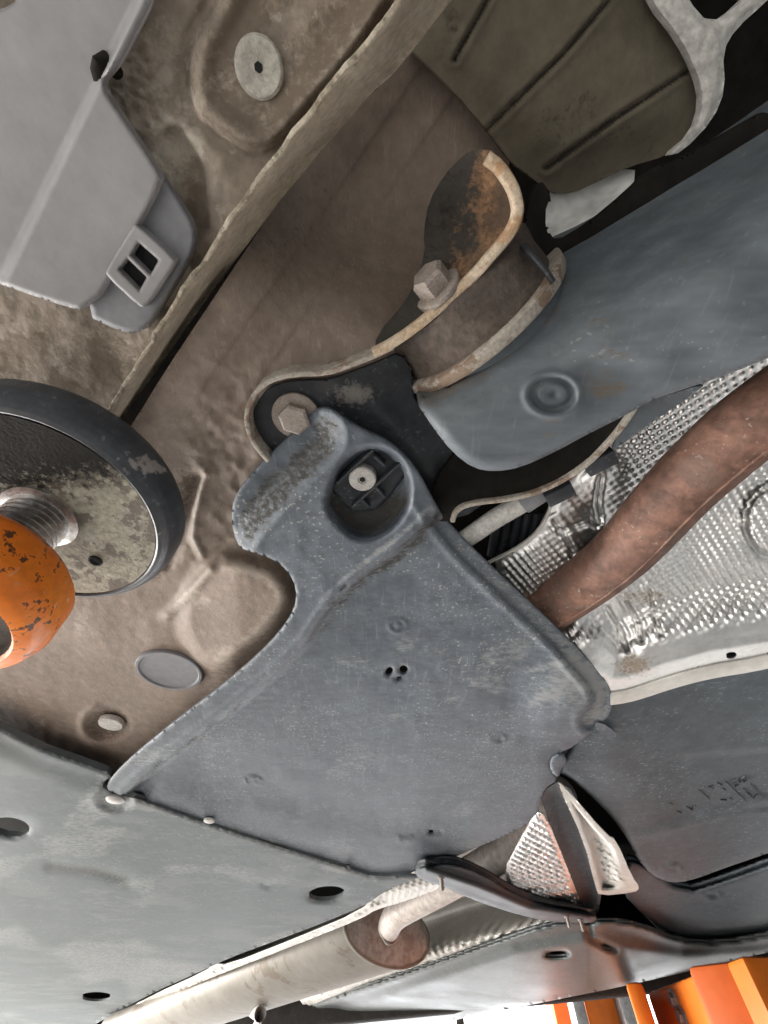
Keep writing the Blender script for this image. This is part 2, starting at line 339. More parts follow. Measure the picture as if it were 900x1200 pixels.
M['zincpale'] = mat('pale_plug', (.34, .32, .28), (.44, .42, .375), .7, scale=60, bump=.25, bscale=700, bdist=.0006)
M['hole'] = mat('hole_dark', (.006, .006, .007), (.010, .010, .011), .9, scale=20, bump=0)
M['mark'] = mat('mark_plastic', (.022, .026, .03), (.035, .04, .045), .5, scale=60, bump=.1)
M['hose'] = mat('grey_tube', (.40, .39, .37), (.52, .51, .49), .5, scale=40, bump=.2)
M['concrete'] = mat('concrete', (.44, .43, .41), (.54, .53, .505), .6, scale=1.2, bump=.2, bscale=40, bdist=.003)

# ------------------------------------------------------------------ setting
win = thing('workshop_window', (1.6, 7.0, .3), 'glaring white workshop window beyond the far edge of the car', 'window')
def glow(name, e):
    m = bpy.data.materials.new(name); m.use_nodes = True; p = m.node_tree.nodes['Principled BSDF']
    p.inputs['Base Color'].default_value = (.9, .93, 1, 1); p.inputs['Emission Color'].default_value = (.94, .97, 1, 1); p.inputs['Emission Strength'].default_value = e
    return m
M['daylight'] = glow('daylight_glass', 2.0)
for k in range(5):
    box('pane', (-1.6 + k * 1.6, 7.0, 1.6), [Vector((.76, 0, 0)), Vector((0, .01, 0)), Vector((0, 0, 1.3))], M['daylight'], win, .002)
for k in range(6):
    box('mullion', (-2.4 + k * 1.6, 6.99, 1.6), [Vector((.04, 0, 0)), Vector((0, .04, 0)), Vector((0, 0, 1.36))], M['dark'], win, .004)
tag(mesh('floor', [(-14, -14, 0), (14, -14, 0), (14, 14, 0), (-14, 14, 0)], [[0, 1, 2, 3]], M['concrete']), 'pale concrete workshop floor far below the raised car', kind='structure')

# ------------------------------------------------------------------ the car
car = thing('car', (.4, .4, CAMZ + .2), 'dirty underside of a raised car with plastic covers and rusty exhaust', 'car')

# big pan added above everything to close the underbody and block light
def slab(name, l0, l1, w0, w1, h0, h1, m, label=None):
    c = CW((l0 + l1) / 2, (w0 + w1) / 2, (h0 + h1) / 2)
    return box(name, c, [Vector((LX, LY, 0)) * (l1 - l0) / 2, Vector((WX, WY, 0)) * (w1 - w0) / 2, Vector((0, 0, (h1 - h0) / 2))], m, car, .01, label)
slab('floor_pan', -1.3, 4.2, -.19, 1.98, .50, .56, M['dark'])

slab('sill_blocker', -.95, 4.2, -.23, -.19, .262, .54, M['trim'])  # added unseen sill wall, stops side light reaching the pan
slab('end_blocker', 4.2, 4.3, -.23, 2.06, .20, .56, M['dark'])  # added unseen end wall, hides bright background behind the tray slots
slab('end_blocker', -1.4, -1.3, -.23, 2.06, .16, .56, M['dark'])  # added unseen end wall, shades the rear of the underbody
slab('sill_blocker', -1.3, 4.2, 1.98, 2.06, .195, .498, M['dark'])  # added far wall, closes bright gaps behind the covers
SEAM = [(520, -75), (470, 0), (428, 60), (398, 92), (350, 152), (300, 218), (250, 292), (200, 368), (165, 425), (138, 468), (120, 500), (80, 570)]
# --- sill outside the seam
dish = chaikin([(285, -60), (262, 10), (238, 45), (230, 85), (237, 125), (265, 152), (297, 171), (322, 162), (350, 128), (400, 70), (450, 0), (480, -60)], 2)
def sill_h(x, y, d):
    s = sdp(dish, x, y)
    h = .264 + .005 * fbm(x, y, 75, 3, 2) + .0008 * fbm(x, y, 12, 5)
    h = h - .007 * sst(12, -2, s) + .006 * sst(-2, -30, s) + .002 * np.exp(-((s - 18) / 7.) ** 2)
    h = h + .006 * np.exp(-(pld([(205, 160), (235, 200), (232, 262)], x, y) / 14) ** 2)
    return h
sheet('sill_panel', [(-80, -80), (520, -80), (495, -20), (440, 70), (390, 120), (300, 235), (170, 430), (135, 490), (60, 600), (-80, 600)], sill_h, M['sill'], car, 3,
      dirt_shade=lambda x, y, d: .75 * sst(6, -14, sdp(dish, x, y)) * sst(-120, -5, sdp(dish, x, y)) + .4 * sst(.1, .5, fbm(x, y, 80, 9)) + .35 * sst(250, 420, y) + .5 * np.exp(-((sdp(dish, x, y) - 8) / 8) ** 2), pale=lambda x, y, d: .6 * np.exp(-(np.hypot((x - 200) / 42, (y - 185) / 75)) ** 2) + .5 * np.exp(-(np.hypot((x - 190) / 30, (y - 60) / 60)) ** 2) + .3 * sst(.1, .4, fbm(x, y, 40, 231)), label='mud-coloured sill underside with a round plugged dish')
sill = bpy.data.objects['sill_panel']
g = V(304, 80, .2625); gn = Vector((0, 0, -1))
plug = lathe('plug', g, gn, [(.0104, -.004), (.0104, .0012), (.0095, .0022), (.0062, .0023), (.0052, .0016), (.0022, .0016), (.0016, .0014)], M['zincpale'], sill, 40, label='round grey plug in the dished part of the sill')
lathe('plug_recess', g + gn * .0022, gn, [(.0019, -.0006), (.0019, -.0002), (.0006, -.0002)], M['hole'], sill, 6)

# --- seam flange
ribbon('seam_lip', SEAM, .2425, .012, .0020, M['seam'], car, 3, jag=.0016, side=1, label='ragged pale lip of the welded seam')
SW = [52, 47, 43, 39, 36, 32, 28, 24, 20, 17, 15, 14]
SR = [(x + .82 * w, y + .57 * w) for (x, y), w in zip(SEAM, SW)]
SC = chaikin(SEAM, 2, False)
sheet('seam_flange', SEAM + SR[::-1], lambda x, y, d: .2445 + .034 * sst(0, 1, pld(SC, x, y) / np.interp(y, [-75, 570], [52, 14])) + .0012 * fbm(x * .84 - y * .54, (x * .54 + y * .84) * .12, 7, 201, 2), M['seam2'], car, 2.5, .003, smooth=0, label='broad tan face of the welded seam flange')
# --- floor beside the seam
lobe = chaikin([(236, 655), (262, 646), (300, 652), (328, 664), (346, 688), (345, 712), (326, 740), (296, 765), (262, 790), (226, 780), (205, 730), (215, 690)], 2)
rib1 = [(240, 556), (229, 600), (226, 630), (236, 650)]
def floor_h(x, y, d):
    cav = sst(250, 470, x * .62 + (520 - y) * .62) * sst(470, 260, y)
    h = .276 + .085 * cav
    side = (y - 470) * .563 + (x - 150) * .826      # px from the seam
    h = h - .010 * sst(95, 25, side) * sst(640, 540, y)
    h = h + 0
    h = h - .016 * sst(8, -18, sdp(lobe, x, y)) * (1 - .5 * sst(290, 225, x))
    h = h - .0035 * np.exp(-(pld(rib1, x, y) / 4.5) ** 2)
    h = h - .0035 * np.exp(-(pld([(195, 720), (215, 700), (245, 668)], x, y) / 6) ** 2)
    h = h + .004 * np.exp(-(pld([(233, 560), (215, 625), (196, 660)], x, y) / 7) ** 2)
    tex = sst(380, 470, y) * sst(200, 235, x) * sst(720, 640, y)
    h = h + .0022 * fbm(x, y, 14, 31, 2) * tex + .0030 * fbm(x, y, 80, 21, 2) + .0004 * fbm(x, y, 9, 41)
    for c0, st in ((62, .0009), (112, .0007)): h = h + st * sst(c0, c0 + 4, side) * sst(620, 520, y)
    # screw pocket
    r = np.hypot((x - 127) / 1.25, y - 848); h = h + .006 * sst(24, 12, r) - .0035 * np.exp(-((np.hypot((x - 118) / 1.1, y - 850) - 21) / 4) ** 2) * sst(128, 108, x)
    return h
def floor_d(x, y, d):
    return .25 * sst(.05, .5, fbm(x, y, 70, 51)) + .6 * np.exp(-(pld([(222, 560), (205, 620), (180, 670)], x, y) / 14) ** 2) + .7 * sst(30, 8, np.hypot((x - 127) / 1.3, y - 848))
sheet('floor_panel', [(560, -90), (455, 60), (400, 130), (330, 230), (250, 350), (190, 440), (160, 490), (110, 560), (40, 640), (-90, 640), (-90, 900), (60, 950), (200, 950), (420, 760), (420, 560), (470, 500), (480, 420), (560, 360), (600, 200), (620, -90)],
      floor_h, M['body'], car, 2.5, smooth=1, dirt_shade=floor_d, pale=lambda x, y, d: .75 * np.exp(-(pld([(196, 722), (216, 702), (246, 670)], x, y) / 5) ** 2) + .7 * np.exp(-(np.hypot(x - 236, y - 704) / 11) ** 2) + .75 * np.exp(-(pld(rib1, x, y) / 3) ** 2)
      + .65 * np.exp(-((sdp(lobe, x, y) + 16) / 9) ** 2) * sst(240, 300, x) + .42 * sst(.05, .35, fbm(x, y, 55, 211)) * sst(560, 680, y) + .6 * np.exp(-(pld([(252, 655), (285, 662), (300, 672)], x, y) / 5) ** 2) + .35 * np.exp(-(pld([(335, 405), (375, 362), (420, 300)], x, y) / 1.6) ** 2), label='brown undersealed floor panel beside the sill seam')  # pale lobe ridge and the stroke on top paint in its highlight
fp = bpy.data.objects['floor_panel']
# large oval blanking plug and white plug
gp = V(199, 785, .274)
lathe('grommet', gp, (0, 0, -1), [(.0355, -.004), (.0355, .0012), (.0343, .0028), (.0318, .0028), (.0302, .0014), (.012, .0005), (.001, .0005)], M['trimfoot'], fp, 48, label='round grey blanking plug in the brown floor')
lathe('screw_plug', V(130, 848, .276), (0, 0, -1), [(.0150, -.004), (.0150, .000), (.0140, .0016), (.004, .0022), (.001, .0022)], M['lightedge'], fp, 30, label='small pale plug in a pocket of the floor')

# --- sill trim
fold = [(117, 99), (60, 215), (3, 333)]
def trim_h(x, y, d):
    s = (x - 117) * .90 + (y - 99) * .436                     # signed distance right of fold
    return .247 - .006 * sst(-4, 3, s) - .0012 * np.exp(-((s + 4) / 3) ** 2) + .00006 * np.minimum(0, s) * 0
sheet('sill_trim', [(-90, 30), (0, 12), (22, 0), (60, -60), (185, -60), (176, 0), (160, 30), (142, 66), (132, 80), (117, 97), (150, 146), (185, 198), (190, 212), (150, 290), (105, 367), (60, 354), (3, 334), (-90, 300)], trim_h, M['trim'], car, 2.5, .004, roll=5, rollh=.003, smooth=1,
      label='pale grey plastic sill trim end')
trim = bpy.data.objects['sill_trim']
sheet('trim_foot', [(178, 190), (192, 208), (212, 238), (228, 264), (229, 290), (214, 320), (192, 356), (176, 382), (160, 391), (140, 388), (98, 368), (120, 300), (160, 215)], lambda x, y, d: .2475 + 0 * x, M['trimfoot'], car, 2.5, .004, roll=5, rollh=.003, smooth=1)
tfoot = bpy.data.objects['trim_foot']
w1 = [(146, 303), (161, 283), (187, 307), (171, 327)]
hA = [(153, 299), (162, 284), (186, 305), (176, 322)]; hB = [(139, 316), (149, 303), (172, 325), (163, 341)]
sheet('clip_frame', [(160, 262), (204, 302), (204, 310), (170, 360), (164, 360), (124, 323), (124, 316), (156, 264)], lambda x, y, d: .240 + 0 * x, M['trim'], tfoot, 1.5, .006, roll=3, rollh=.0015, smooth=1, holes=[np.array(hA, float), np.array(hB, float)], label='square clip frame with two dark slots')
for hp in (hA, hB):
    sheet('clip_slot', [(163 + (x - 163) * 1.05, 312 + (y - 312) * 1.05) for x, y in hp], lambda x, y, d: .2455 + 0 * x, M['hole'], tfoot, 4, .001, smooth=0)
tube('trim_clip', [V(118, 96, .249), V(115, 84, .247), V(117, 74, .246), V(124, 70, .247), V(131, 76, .250), V(136, 84, .254)], .0028, M['dark'], car, 10)

# --- front floor tray (lower left)
tray_out = [(-120, 800), (-40, 838), (0, 852), (28, 868), (60, 882), (100, 895), (134, 908), (118, 918), (122, 926), (172, 940), (240, 964), (300, 984), (340, 996), (412, 1019), (440, 1028), (488, 1024), (492, 1030), (452, 1044), (428, 1061), (380, 1081), (330, 1100), (270, 1122), (225, 1143), (180, 1163), (120, 1195), (60, 1232), (-120, 1232)]
slots = [ell(12, 969, 23, 11, .12), ell(383, 1047, 22, 8.5, -.08), ell(313, 1038, 7.5, 2.2), ell(113, 1168, 19, 5.5), ell(-20, 1080, 10, 5)]
def tray_h(x, y, d):
    h = .2500 - .0035 * sst(8, 34, pld([(-120, 800), (0, 852), (60, 882), (134, 908)], x, y)) + .008 * fbm(x, y, 190, 61, 2) * sst(0, 60, d)
    for i, (cx, cy, rx, ry) in enumerate([(12, 969, 23, 11), (383, 1047, 22, 8.5), (113, 1168, 19, 5.5)]):
        r = np.hypot((x - cx) / rx, (y - cy) / ry); h = h + .0015 * sst(1.7, 1.0, r)
    h = h + .003 * np.exp(-(pld([(60, 1015), (110, 1020), (150, 1032)], x, y) / 7) ** 2) - .002 * np.exp(-(pld([(0, 1130), (60, 1112), (140, 1118)], x, y) / 9) ** 2)
    r = np.hypot((x - 135) / 1.5, y - 937); h = h + .003 * sst(16, 9, r) - .0012 * np.exp(-((r - 17) / 3) ** 2)
    return h
sheet('floor_tray', tray_out, tray_h, M['tray'], car, 3.5, .007, roll=3, rollh=.002, smooth=1, holes=slots, pale=lambda x, y, d: .5 * sst(.1, .42, fbm(x * .7 + y * .4, y * 1.8, 70, 241)) + .5 * np.exp(-(pld([(128, 930), (240, 968), (340, 1000), (440, 1032)], x, y) / 5) ** 2) + .35 * sst(1060, 1180, y) * sst(200, 330, x), label='large pale grey-green plastic floor tray',
      dirt_shade=lambda x, y, d: .6 * np.exp(-(pld([(60, 1015), (110, 1020), (150, 1032)], x, y) / 9) ** 2))
tray = bpy.data.objects['floor_tray']
lathe('screw', V(135, 937, .2485), (0, 0, -1), [(.0125, -.002), (.0125, .0005), (.0105, .0022), (.003, .003), (.001, .003)], M['zinc'], tray, 24, label='round screw head at the corner of the floor tray')
for ln, wd in (([(158, 934), (172, 939)], .006), ([(302, 983), (318, 989), (338, 995)], .0025), ([(410, 1014), (413, 1020)], .007)):
    ribbon('slit', ln, .2455, .001, wd, M['hole'], tray, 0)
lathe('rivet', V(245, 962, .248), (0, 0, -1), [(.008, -.002), (.008, .0008), (.005, .002), (.001, .0022)], M['lightedge'], tray, 18)

# --- main side cover
cov_out = [(124, 919), (144, 896), (185, 861), (222, 832), (260, 804), (300, 770), (328, 741), (345, 715), (348, 690), (337, 668), (318, 654), (296, 647), (281, 642), (274, 626), (271, 604), (274, 584), (288, 562), (330, 519), (366, 483), (376, 478), (388, 479), (407, 493), (430, 506), (452, 515), (476, 534), (494, 559), (504, 579), (518, 604), (548, 637), (601, 688), (659, 741), (706, 792), (718, 812), (717, 835), (700, 852), (676, 873), (650, 885), (643, 894), (647, 903), (655, 913), (638, 924), (634, 940), (628, 958), (600, 976), (540, 1001), (495, 1021), (476, 1030), (440, 1030), (412, 1021), (340, 998), (300, 986), (240, 966), (172, 942), (128, 928)]
pocket = chaikin([(398, 538), (424, 521), (452, 522), (474, 540), (484, 566), (482, 594), (466, 618), (440, 634), (414, 634), (388, 612), (378, 590), (384, 566)], 1)
STEPL = [(505, 606), (482, 628), (452, 652), (420, 676), (394, 698), (374, 724), (356, 752), (320, 788), (275, 826), (212, 874), (168, 908), (146, 928)]
flap = chaikin([(296, 644), (306, 628), (322, 608), (352, 578), (384, 546), (404, 524), (404, 500), (380, 440), (330, 460), (230, 560), (240, 650), (280, 660)], 1)
RIM = [(500, 585), (512, 606), (545, 645), (598, 696), (654, 748), (698, 797), (706, 815), (703, 830), (690, 845)]
rings = [(466, 733, 12, 9, 0), (583, 866, 11, 5.5, 0), (296, 915, 11, 5, 0), (475, 983, 10, 4.5, 0)]
cholei = [ell(456, 787, 4.2, 6, .5), ell(473, 785, 5, 5.5, 0), ell(467, 795, 6, 2.4, -.2), ell(506, 975, 5, 2.6, 0), ell(515, 974, 3.2, 2.6, 0)]
def cov_side(x, y):
    d, cx, cy = nearest(STEPL, x, y, False)
    P = np.array(STEPL); i = np.argmin((x[:, None] - P[None, :, 0]) ** 2 + (y[:, None] - P[None, :, 1]) ** 2, 1)
    i = np.clip(i, 0, len(P) - 2); tx = P[i + 1, 0] - P[i, 0]; ty = P[i + 1, 1] - P[i, 1]
    s = np.sign(tx * (y - P[i, 1]) - ty * (x - P[i, 0])); return d * s            # + on upper-left
def cov_h(x, y, d):
    s = -cov_side(x, y)                                        # >0 lower-right (panel)
    h = .2500 + (.0095 + .002 * sst(320, 400, x)) * sst(0, 9, s) - .0014 * np.exp(-((s + 5) / 4) ** 2)
    far = sst(240, 420, x)                                      # left end: thin flange
    h = h - .0035 * np.exp(-((s - 60) / 40) ** 2) * 0
    # right rim: panel rolls away to the edge
    r = pld(RIM, x, y); h = h - .0014 * np.exp(-((r - 16) / 4) ** 2) * sst(560, 600, y) + .0036 * sst(11, 7, r) * sst(590, 620, y)
    h = h - .008 * sst(70, 4, pld([(128, 928), (240, 966), (340, 998), (476, 1030)], x, y)) * sst(8, 30, s)
    # bulged corner
    h = h - .010 * sst(70, 0, np.hypot((x - 668), (y - 812)) - 8)
    # flap slope at the top left
    sf = sdp(flap, x, y); h = h + .011 * np.clip(-sf / 30, 0, 1) - .0010 * np.exp(-((sf - 4) / 3) ** 2)
    # pocket
    sp = sdp(pocket, x, y); h = h + .021 * sst(2, -12, sp)
    for cx, cy, rx, ry, _ in rings:
        rr = np.hypot((x - cx) / rx, (y - cy) / ry); h = h - .0014 * np.exp(-((rr - .85) / .16) ** 2) - .001 * sst(.45, .3, rr)
    h = h + .0045 * fbm(x, y, 130, 81, 2) * sst(0, 40, d) + .0006 * fbm(x, y, 16, 88)
    return h
def cov_dirt_shade(x, y, d):
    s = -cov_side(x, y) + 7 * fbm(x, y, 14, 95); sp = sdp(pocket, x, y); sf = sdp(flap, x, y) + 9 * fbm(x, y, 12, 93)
    v = .66 * np.exp(-((s - 7) / 8) ** 2) * sst(300, 440, x) + .62 * np.exp(-((s - 4) / 4.5) ** 2) * sst(420, 250, x)  # dark grime on the step; crease shade painted along the left flange
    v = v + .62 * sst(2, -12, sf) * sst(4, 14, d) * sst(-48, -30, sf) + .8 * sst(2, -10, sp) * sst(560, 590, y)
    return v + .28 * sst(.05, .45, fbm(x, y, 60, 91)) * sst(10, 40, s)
sheet('side_cover', cov_out, cov_h, M['cover'], car, 2.5, .0025, roll=2.5, rollh=.0015, smooth=1, holes=cholei, dirt_shade=cov_dirt_shade, pale=lambda x, y, d: .62 * np.exp(-(np.hypot((x - 668) / 46, (y - 800) / 40)) ** 2) + .55 * np.exp(-((cov_side(x, y) - 9) / 5) ** 2) * sst(340, 420, x) + .42 * sst(.08, .4, fbm(x * .8 + y * .5, y * 2.2, 46, 221)) * sst(700, 760, y) + .35 * sst(12, 2, pld(RIM, x, y)) * sst(600, 640, y), label='large blue-grey plastic underbody side cover')  # pale crest along the step is a painted highlight; corner patch is scuffing
cov = bpy.data.objects['side_cover']
# insert in pocket, ribs and torx bolt
sheet('pocket_insert', [(386, 572), (400, 556), (432, 524), (468, 530), (476, 556), (458, 580), (440, 598), (412, 600)], lambda x, y, d: .2625 + .002 * sst(2, 0, np.abs((x - 425) * .7 + (y - 560) * .7) - 16), M['black'], cov, 2, .004, roll=3, rollh=.002, smooth=0)
for ln in ([(412, 594), (438, 570), (470, 541)], [(394, 566), (416, 545), (436, 527)], [(440, 569), (452, 582)], [(424, 584), (434, 594)], [(440, 534), (452, 545)]):
    ribbon('pocket_rib', ln, .2575, .008, .0020, M['black'], cov, 0)
b = lathe('bolt', V(425, 560, .2605), (0, 0, -1), [(.0098, -.004), (.0098, .002), (.0088, .0030), (.0034, .0032), (.0030, .0022), (.0005, .0022)], M['zinc'], cov, 32, label='round pale bolt head in the pocket of the side cover')
lathe('bolt_socket', V(425, 560, .2605) + Vector((0, 0, -.0021)), (0, 0, -1), [(.0022, 0), (.0022, .0005), (.0008, .0005)], M['hole'], cov, 6)
sheet('edge_tab', [(697, 850), (704, 846), (722, 858), (722, 865), (713, 866), (700, 856)], lambda x, y, d: .256 + 0 * x, M['cover'], cov, 2, .002, smooth=1)
sheet('edge_clip', [(644, 890), (656, 882), (663, 886), (664, 896), (657, 902), (655, 912), (645, 904)], lambda x, y, d: .259 + 0 * x, M['cover'], cov, 2, .004, roll=3, rollh=.002, smooth=1)

# --- axle bracket
sheet('axle_bracket', [(296, 512), (295, 484), (306, 463), (324, 450), (352, 446), (385, 446), (412, 436), (440, 426), (470, 412), (484, 440), (482, 462), (505, 500), (545, 545), (590, 560), (560, 600), (515, 612), (470, 560), (400, 520), (345, 540), (312, 530)],
      lambda x, y, d: .268 + .010 * sst(420, 520, x) - .004 * np.exp(-(pld([(395, 455), (430, 470), (480, 520), (520, 580)], x, y) / 16) ** 2) + .004 * sst(40, 10, np.hypot(x - 347, y - 487)) * 0, M['black'], car, 2.5, .004, smooth=1,
      dirt_shade=lambda x, y, d: .75 * np.exp(-(np.hypot((x - 415) / 30, (y - 462) / 16)) ** 2) + .3 * np.exp(-(pld([(500, 560), (545, 535)], x, y) / 3) ** 2), label='black pressed steel axle bracket')
brk = bpy.data.objects['axle_bracket']
ribbon('rim', [(316, 540), (300, 521), (292, 503), (291, 485), (300, 463), (320, 447), (350, 441.5), (383, 441.5), (410, 432), (437, 422), (462, 410)], [.256, .256, .254, .253, .2545], .016, .0030, M['paleedge'], brk, 2, side=-1)
hexbolt('bolt', V(347, 487, .266), (0, 0, -1), .0105, .009, M['bolt'], brk, flange=1.5, label='dusty hexagon bolt in the axle bracket')
# vertical lug
EDGE = [(440, 420), (460, 410), (489, 391), (523, 363), (554, 335), (588, 297), (606, 275), (615, 252), (614, 232), (606, 210), (592, 188), (576, 176)]
lug_out = EDGE + [(557, 175), (543, 182), (522, 204), (503, 236), (497, 272), (499, 300), (480, 350), (440, 395)]
def lug_h(x, y, d):
    e = pld(EDGE, x, y); return .2545 + .05 * sst(258, 175, y) * sst(560, 620, x) * 0 + .00042 * e * (1 + .2 * fbm(x, y, 30, 5))
sheet('bracket_lug', lug_out, lug_h, M['rustface'], car, 2.5, .004, smooth=1, dirt_shade=lambda x, y, d: 1.0 * sst(585, 510, x + .25 * (y - 250)) + .35 * sst(.1, .4, fbm(x, y, 40, 15)), label='rust-brown upright bracket lug holding the bush')  # darker left part of the lug is painted shade; random patches are dirt
lug = bpy.data.objects['bracket_lug']
ribbon('rim', EDGE, [.2535, .2535, .2535, .2535, .2535], .005, .0054, M['rustedge'], lug, 2, jag=.0003, side=-1)
hexbolt('bolt', V(514, 341, .2645), (-WX, -WY, -.28), .0102, .0130, M['bolt'], lug, flange=1.35, label='large dusty hexagon bolt through the rusty lug')
# bush
bc = CW(-.002, .060, .3035)
lathe('bush', bc, (WX, WY, 0), [(.020, -.004), (.050, -.003), (.0525, .002), (.052, .012), (.0535, .024), (.0535, .028)], M['bush'], car, 56, label='dark brown rubber bush between the lug and the arm', ang=60)
bu = bpy.data.objects['bush']
lathe('outer_ring', bc, (WX, WY, 0), [(.050, .0255), (.0598, .0250), (.0610, .0258), (.0610, .0310), (.0602, .0325), (.050, .0325)], M['paleedge'], bu, 64, cap=False, label='pale steel ring round the bush')
lathe('bush_sleeve', bc, (WX, WY, 0), [(.0555, .032), (.0555, .060), (.040, .075)], M['arm'], bu, 48)

# --- trailing arm
arm_out = [(484, 466), (512, 462), (560, 428), (605, 392), (634, 352), (640, 316), (632, 296), (650, 284), (700, 262), (760, 226), (830, 178), (900, 132), (1000, 60), (1000, 372), (900, 420), (860, 436), (820, 450), (760, 470), (735, 486), (690, 508), (650, 530), (610, 548), (580, 553), (555, 549), (530, 530), (508, 502)]
dent = [(655, 462)]
def arm_h(x, y, d):
    u = (x - 500) * .867 - (y - 500) * .498                        # along the arm
    v = (x - 500) * .498 + (y - 500) * .867                        # across, + toward lower edge
    vv = v + .10 * u
    h = .234 + .024 * sst(30, -60, v) + .085 * sst(-10, -170, v)
    h = h + .004 * np.clip(1 - d / 14, 0, 1) ** 2 * sst(-60, 10, v) - .00002 * u
    r = np.hypot((x - 648) / 27, (y - 462) / 21); 
    h = h + .0035 * sst(1.05, .85, r) - .0025 * sst(.78, .62, r) * sst(0, .1, r) + .0015 * sst(.28, .18, r) - .0016 * np.exp(-((r - 1.2) / .14) ** 2)
    t = np.exp(-((y - (455 - .25 * (x - 680))) / 24) ** 2) * sst(668, 700, x) * sst(790, 720, x); h = h + .0035 * t
    return h + .003 * fbm(x, y, 110, 101, 2)
def arm_d(x, y, d):
    v = .4 * np.exp(-((y - (462 - .25 * (x - 690))) / 14) ** 2) * sst(672, 700, x) * sst(770, 715, x) + .3 * np.exp(-((y - (432 - .3 * (x - 690))) / 12) ** 2) * sst(672, 720, x) * sst(800, 740, x)
    return v + .5 * sst(30, 8, pld([(500, 462), (560, 428), (605, 392), (634, 352)], x, y)) + .3 * sst(.15, .5, fbm(x, y, 60, 111))
sheet('trailing_arm', arm_out, arm_h, M['arm'], car, 3, .02, roll=3, rollh=.003, smooth=1, dirt_shade=arm_d, label='broad blue-grey pressed steel trailing arm with a round dimple')
arm = bpy.data.objects['trailing_arm']

tube('arm_wire', [V(612, 288, .268), V(624, 300, .262), V(640, 318, .258), V(648, 330, .258)], .0016, M['black'], arm, 8)
# flange beyond the arm
FL = [(528, 612), (532, 598), (550, 589), (600, 584), (640, 573), (682, 549), (712, 520), (732, 494), (742, 478)]
sheet('arm_flange', FL + [(770, 455), (700, 470), (600, 520), (540, 520), (505, 570), (505, 610)], lambda x, y, d: .262 + .00018 * pld(FL, x, y), M['dark'], car, 3, .003, smooth=1,
      dirt_shade=None, label='dark flange with a pale lower edge under the arm')
fl = bpy.data.objects['arm_flange']
ribbon('rim', FL, .259, .006, .0035, M['paleedge'], fl, 2, side=1, jag=.0002)
sheet('arm_gusset', [(734, 486), (760, 470), (830, 448), (812, 462), (760, 498), (730, 520), (716, 528)], lambda x, y, d: .262 + 0 * x, M['arm'], fl, 3, .003, smooth=1)
for x, y in ((655, 578), (703, 541)):
    p = V(x, y, .268); box('clip', p, [Vector((.0085, -.006, 0)), Vector((.0035, .005, 0)), Vector((0, 0, .004))], M['black'], fl, .001)
tube('brake_pipe', [V(500, 668, .290), V(545, 632, .286), V(580, 608, .284), V(622, 583, .282), V(650, 566, .283)], .0082, M['hose'], car, 20, label='pale grey tube crossing behind the side cover')
bp_ = bpy.data.objects['brake_pipe']
tube('sleeve', [V(612, 590, .2825), V(630, 578, .2825), V(645, 568, .283)], .0092, M['trimfoot'], bp_, 16)
for k in range(7):
    x = 575 + k * 11; tube('hose_rib', [V(x, 650, .325), V(x + 10, 600, .325)], .0042, M['black'], car, 8)

# --- heat shield
hs_out = [(572, 662), (605, 645), (630, 626), (644, 602), (650, 578), (688, 545), (720, 500), (750, 460), (830, 425), (900, 380), (1010, 310), (1010, 740), (900, 770), (835, 780), (780, 795), (738, 810), (716, 813), (690, 800), (620, 730)]
LOW = [(1010, 740), (900, 770), (835, 780), (780, 795), (738, 810), (716, 813), (690, 800)]
def hs_base(x, y):
    d = pld(LOW, x, y)
    h = .2600 + .004 * sst(16, 30, d) + .034 * sst(24, 95, d) + .018 * sst(80, 260, d)
    return h, d
def hs_h(x, y, dd):
    h, d = hs_base(x, y)
    # dimples follow the car's axes
    t = h / ray(x, y)[2]; gx, gy = ray(x, y)[0] * t, ray(x, y)[1] * t
    l = gx * LX + gy * LY; w = gx * WX + gy * WY; P = .0063
    k = sst(34, 58, d) * sst(2, 10, dd)
    crush = sst(60, 15, pld([(660, 585), (690, 600), (700, 560)], x, y)) + .8 * sst(45, 10, pld([(690, 720), (740, 740)], x, y))
    dm = np.abs(np.sin(np.pi * l / P) * np.sin(np.pi * w / P)) 
    h = h - .0025 * k * dm * (1 - .7 * np.clip(crush, 0, 1))
    h = h + .008 * fbm(x, y, 34, 121, 2) * np.clip(crush, 0, 1) + .007 * fbm(x, y, 75, 131, 2) * k
    for ln in ([(650, 610), (662, 625), (672, 650)], [(704, 560), (700, 590), (704, 612)], [(655, 625), (690, 612), (700, 618)], [(712, 712), (725, 735), (735, 762)], [(735, 705), (748, 730), (752, 752)], [(760, 690), (768, 720), (775, 745)]):
        h = h + .0025 * np.exp(-(pld(ln, x, y) / 2.2) ** 2) - .0012 * np.exp(-((pld(ln, x, y) - 6) / 3.5) ** 2)
    r = np.hypot((x - 912) / 36, (y - 612) / 40); h = h - .007 * sst(1.05, .85, r) + .004 * np.exp(-((r - 1.12) / .09) ** 2)
    h = h - .003 * sst(6, 0, dd) * sst(640, 560, x + .0 * y) * 0
    return h
sheet('heat_shield', hs_out, hs_h, M['foil'], car, 2.0, .0012, smooth=1, holes=[ell(857, 768, 7, 4, -.1)],
      dirt_shade=lambda x, y, d: .75 * np.exp(-(np.hypot((x - 742) / 26, (y - 780) / 16)) ** 2) + .5 * sst(14, 4, np.abs(y - 700 + .0 * x)) * sst(700, 740, x) * sst(800, 770, x), label='dimpled silver foil heat shield')
hs = bpy.data.objects['heat_shield']
ribbon('rim', [(572, 662), (605, 646), (631, 627), (645, 603), (651, 580)], .2985, .003, .0022, M['alu'], hs, 2, side=-1)
ribbon('rim', LOW[:-1], .2578, .002, .0250, M['alu'], hs, 2, side=-1, bev=.06)

